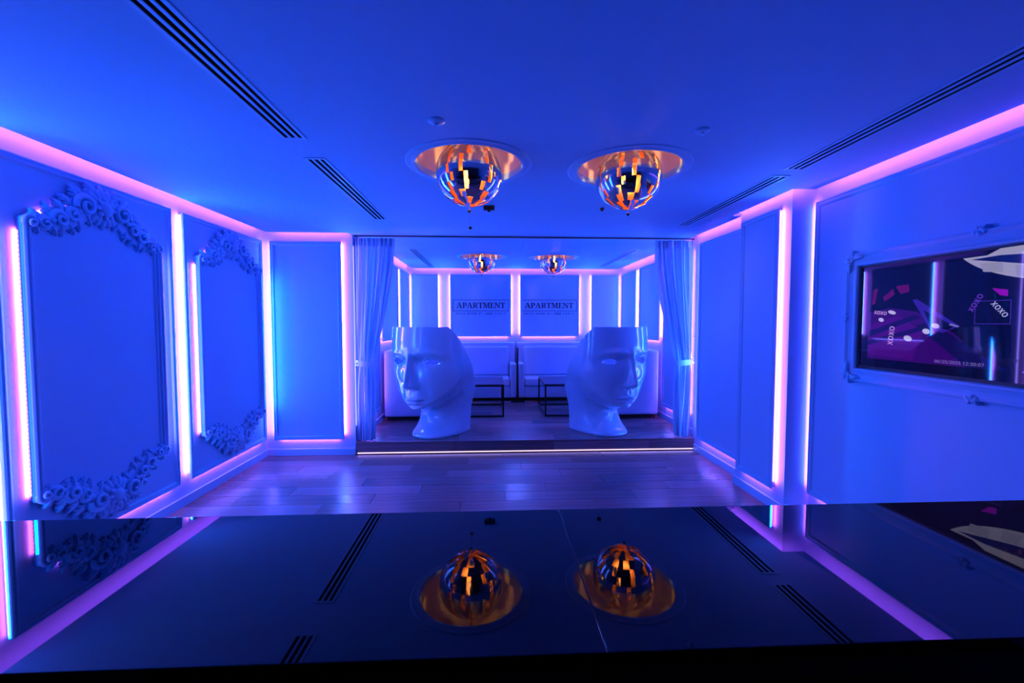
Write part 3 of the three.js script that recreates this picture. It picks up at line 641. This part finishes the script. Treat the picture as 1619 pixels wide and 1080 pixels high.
{
  const g = base('post', 'slim black floor stand in the gap between the two sofas', 'stand', [0.455, YB, -7.625]);
  part('foot_plate', rbox(-0.125, 0.125, 0.0, 0.02, -0.06, 0.06, 0.006), blackMetal, g);
  part('pole', new THREE.CylinderGeometry(0.012, 0.02, 0.95, 16).translate(0, 0.49, 0), blackMetal, g);
  part('cap', new THREE.SphereGeometry(0.016, 14, 10).translate(0, 0.97, 0), blackMetal, g);
}
// tables
function sideTable(x0, x1, label) {
  const z0 = -7.35, z1 = -6.42, h = 0.5, b = 0.024, g = base('coffee_table', label, 'table', [(x0 + x1) / 2, YB, (z0 + z1) / 2], 0, 'black frame tables in front of the sofas');
  const W = (x1 - x0) / 2, D = (z1 - z0) / 2;
  for (const sx of [-1, 1]) for (const sz of [-1, 1]) part('leg', box(sx * W, sx * (W - b), 0, h - 0.012, sz * D, sz * (D - b)), blackMetal, g);
  for (const y of [0, h - 0.012 - b]) {
    for (const s of [-1, 1]) { part('rail', box(-W + b, W - b, y, y + b, s * D, s * (D - b)), blackMetal, g); part('rail', box(s * W, s * (W - b), y, y + b, -D + b, D - b), blackMetal, g); }
  }
  part('top', rbox(-W, W, h - 0.012, h, -D, D, 0.003, 2), new THREE.MeshPhysicalMaterial({ color: lin(0.03, 0.04, 0.07), roughness: 0.18 }), g);
}
sideTable(-0.6, 0.175, 'black square tube coffee table beside the left face chair');
sideTable(0.8, 1.575, 'black square tube coffee table beside the right face chair');

// ---------------------------------------------------------------- signs
const serif = await new FontLoader().loadAsync('fonts/droid/droid_serif_bold.typeface.json');
const sans = await new FontLoader().loadAsync('fonts/droid/droid_sans_bold.typeface.json');
const ink = new THREE.MeshStandardMaterial({ color: lin(0.004, 0.006, 0.02), roughness: 0.6 });
function spaced(parent, font, text, size, x0, x1, y, z, name, weightMap = {}) {
  const glyphs = [...text].map(ch => {
    if (ch === ' ') return { w: size * 0.55 };
    const g = new TextGeometry(ch, { font, size: size * (weightMap[ch] || 1), depth: 0.003, curveSegments: 4, bevelEnabled: false }); g.computeBoundingBox();
    const w = g.boundingBox.max.x - g.boundingBox.min.x; g.translate(-g.boundingBox.min.x, 0, 0); return { g, w };
  });
  const total = glyphs.reduce((a, c) => a + c.w, 0), gap = (x1 - x0 - total) / (glyphs.length - 1);
  let x = x0;
  for (const { g, w } of glyphs) { if (g) part(name, g.translate(x, y, z), ink, parent); x += w + gap; }
}
function sign(x0, x1, label) {
  const g = base('wall_sign', label, 'sign', [(x0 + x1) / 2, 1.7, ZB + 0.037]);
  const w = (x1 - x0) / 2, y0 = 0.112, y1 = 0.335, t = 0.009;
  for (const [a, b, c, d] of [[-w, w, y0, y0 + t], [-w, w, y1 - t, y1], [-w, -w + t, y0, y1], [w - t, w, y0, y1]]) part('border', box(a, b, c, d, 0.0003, 0.003), ink, g);
  spaced(g, serif, 'APARTMENT', 0.108, -w + 0.07, w - 0.07, 0.172, 0.0003, 'letter');
  spaced(g, sans, 'PRIVE ROOM BY', 0.032, -w + 0.06, w - 0.52, 0.048, 0.0003, 'letter');
  const logo = new TextGeometry('XOXO', { font: sans, size: 0.036, depth: 0.003, curveSegments: 4, bevelEnabled: false }); logo.computeBoundingBox();
  part('lettering', logo.translate(w - 0.48 + 0.03, 0.046, 0.0003), ink, g);
  spaced(g, sans, 'PARTY', 0.032, w - 0.27, w - 0.06, 0.048, 0.0003, 'letter');
}
sign(-0.77, 0.32, 'dark APARTMENT lettering in a thin box over the left sofa');
sign(0.565, 1.665, 'dark APARTMENT lettering in a thin box over the right sofa');

// ---------------------------------------------------------------- framed television
{
  const zA = -2.945, zB = -1.28, y0 = 1.185, y1 = 2.08, w = zB - zA, h = y1 - y0, X = XN - 0.0375, zc = (zA + zB) / 2;
  const fr = base('picture_frame', 'carved pale frame around the television on the right wall', 'frame', [X, y0, zc], -R90);
  const prof = [[0, 0], [0, 0.03], [0.004, 0.04], [0.012, 0.043], [0.02, 0.038], [0.03, 0.03], [0.05, 0.026], [0.068, 0.03], [0.078, 0.036], [0.086, 0.034], [0.092, 0.024], [0.092, 0]];
  for (const r of rails(w, h, prof)) part('rail', r, plaster, fr);
  for (const sx of [-1, 1]) for (const sy of [-1, 1]) {
    const cx = sx * (w / 2 - 0.03), cy = h / 2 + sy * (h / 2 - 0.03), L = [];
    for (const da of [-0.75, 0, 0.75]) { const a = Math.atan2(sy, sx) - Math.PI / 2 + da; L.push(leaf(cx - sx * 0.025, cy - sy * 0.025, a, 0.075, 0.022, 0.014, 0.036, 3)); }
    for (const [lx, ly, a] of [[-sx * 0.02, 0, sx > 0 ? R90 : -R90], [0, -sy * 0.02, sy > 0 ? Math.PI : 0]]) L.push(leaf(cx + lx, cy + ly, a, 0.09, 0.024, 0.013, 0.036, 3));
    L.push(bead(cx, cy, 0.045, 0.018));
    part('corner_ornament', merge(L), plaster, fr);
  }
  for (const [cx, cy, a] of [[0, h - 0.02, 0], [0, 0.02, Math.PI], [-w / 2 + 0.02, h / 2, R90], [w / 2 - 0.02, h / 2, -R90]]) {
    const L = []; for (const da of [-1.2, -0.5, 0.5, 1.2]) L.push(leaf(cx, cy, a + da, 0.05, 0.016, 0.012, 0.034, 2)); L.push(bead(cx, cy, 0.04, 0.014));
    part('rail_ornament', merge(L), plaster, fr);
  }
  const tv = base('television', 'wall television behind the carved frame showing a dark purple picture', 'television', [X, y0 + 0.096, zc], -R90);
  const tw = w - 0.192, th = h - 0.192;
  part('bezel', merge([box(-tw / 2, tw / 2, 0, 0.018, 0.0005, 0.012), box(-tw / 2, tw / 2, th - 0.012, th, 0.0005, 0.012), box(-tw / 2, -tw / 2 + 0.012, 0.018, th - 0.012, 0.0005, 0.012), box(tw / 2 - 0.012, tw / 2, 0.018, th - 0.012, 0.0005, 0.012)]), blackMetal, tv);
  const cv = document.createElement('canvas'); cv.width = 1024; cv.height = 512; const c = cv.getContext('2d');
  c.fillStyle = '#02021c'; c.fillRect(0, 0, 1024, 512);
  const poly = (col, ...p) => { c.fillStyle = col; c.beginPath(); c.moveTo(p[0], p[1]); for (let i = 2; i < p.length; i += 2) c.lineTo(p[i], p[i + 1]); c.closePath(); c.fill(); };
  poly('#3c0078', 40, 235, 150, 215, 270, 235, 420, 330, 560, 470, 40, 470);
  poly('#52008a', 40, 300, 190, 250, 300, 330, 260, 460, 40, 450);
  poly('#1b0a66', 40, 330, 260, 250, 290, 262, 40, 362);
  poly('#1b0a66', 40, 380, 300, 300, 330, 312, 40, 402);
  poly('#120a58', 270, 300, 330, 280, 600, 470, 470, 470);
  poly('#3a22b0', 250, 180, 270, 178, 440, 300, 380, 330, 330, 318);
  poly('#07083a', 300, 230, 420, 300, 400, 318, 330, 300);
  poly('#8a7ad8', 408, 288, 440, 300, 434, 306, 400, 296);
  poly('#6a0060', 60, 120, 84, 110, 72, 190, 54, 196);
  poly('#6a0060', 110, 160, 160, 120, 168, 150, 120, 182); poly('#6a0060', 170, 110, 230, 106, 236, 140, 196, 150);
  const blob = (x, y, rx, ry) => { c.fillStyle = '#d9d4ff'; c.beginPath(); c.ellipse(x, y, rx, ry, 0.3, 0, 7); c.fill(); };
  blob(106, 272, 14, 10); blob(158, 236, 20, 9); blob(236, 360, 19, 13); blob(313, 325, 16, 12); blob(350, 300, 16, 11);
  const txt = (t, x, y, a, size, col) => { c.save(); c.translate(x, y); c.rotate(a); c.font = 'bold ' + size + 'px sans-serif'; c.fillStyle = col; c.textAlign = 'center'; c.fillText(t, 0, 0); c.restore(); };
  txt('XOXO', 100, 246, 0.12, 24, '#e6b8ff'); txt('XOXO', 170, 350, -1.48, 34, '#d8a8f0'); txt('XOXO', 500, 210, -1.1, 28, '#7a3ad8'); txt('XOXO', 560, 240, 0.9, 26, '#c8c8ff');
  poly('#a000c8', 540, 150, 590, 160, 590, 185, 566, 180);
  c.strokeStyle = '#5a3ac0'; c.lineWidth = 2; c.strokeRect(490, 200, 110, 90);
  c.fillStyle = '#b9b3d8'; c.beginPath(); c.moveTo(560, 0); c.lineTo(1024, 0); c.lineTo(1024, 130); c.bezierCurveTo(860, 170, 560, 150, 440, 20); c.lineTo(520, 20); c.closePath(); c.fill();
  poly('#0c1a6a', 470, 30, 560, 26, 760, 44, 1024, 60, 1024, 100, 760, 92, 640, 70); poly('#a8a4cc', 500, 50, 570, 52, 572, 92, 510, 84); poly('#a8a4cc', 606, 70, 660, 78, 668, 120, 612, 112); poly('#101860', 700, 100, 730, 96, 740, 120, 706, 128);
  txt('XOXO', 730, 30, 0.1, 40, '#2a1a80');
  poly('#5a3ad0', 640, 470, 760, 330, 1024, 250, 1024, 470); poly('#8a7ae0', 640, 470, 770, 330, 786, 330, 670, 470);
  txt('06/25/2025 12:30:07', 440, 462, 0, 19, '#8a78c8');
  const map = new THREE.CanvasTexture(cv); map.colorSpace = THREE.SRGBColorSpace;
  part('screen', box(-tw / 2 + 0.012, tw / 2 - 0.012, 0.018, th - 0.012, 0.0005, 0.008), new THREE.MeshPhysicalMaterial({ color: lin(0.003, 0.003, 0.005), roughness: 0.03, emissive: lin(1, 1, 1), emissiveMap: map, emissiveIntensity: 0.6 }), tv);
  areaLight(tv, [-tw / 2, th / 2, 0.012], [tw / 2, th / 2, 0.012], [0, 0, 1], th, lin(0.2, 0.1, 0.8), 0.06, 0.004);
}

// ---------------------------------------------------------------- bar counter
{
  const g = base('bar_counter', 'black glass topped bar counter with a joint across its top', 'counter', [0, 0, 0]);
  const y = 1.19, zb = -0.905, zf = -0.502, xa = -2.1, xb = 2.05, xs = 0.143;
  part('top', rbox(xa, xs - 0.0003, y - 0.02, y, zb, zf, 0.0015, 2), blackGlass, g, 'glossy black glass top');
  part('top', rbox(xs + 0.0003, xb, y - 0.02, y, zb, zf, 0.0015, 2), blackGlass, g, 'glossy black glass top');
  part('front_panel', box(xa + 0.02, xb - 0.02, 0, y - 0.02, zb + 0.02, zb + 0.045), darkPaint, g);
  part('service_panel', box(xa + 0.02, xb - 0.02, 0.0, y - 0.045, zf - 0.06, zf - 0.03), blackMetal, g);
  part('edge_rail', rbox(xa, xb, y - 0.05, y - 0.02, zf - 0.04, zf - 0.005, 0.004, 2), blackMetal, g);
  for (const x of [xa + 0.02, xb - 0.045]) part('side_panel', box(x, x + 0.025, 0, y - 0.02, zb + 0.045, zf - 0.06), darkPaint, g);
}

renderer.render(scene, camera);
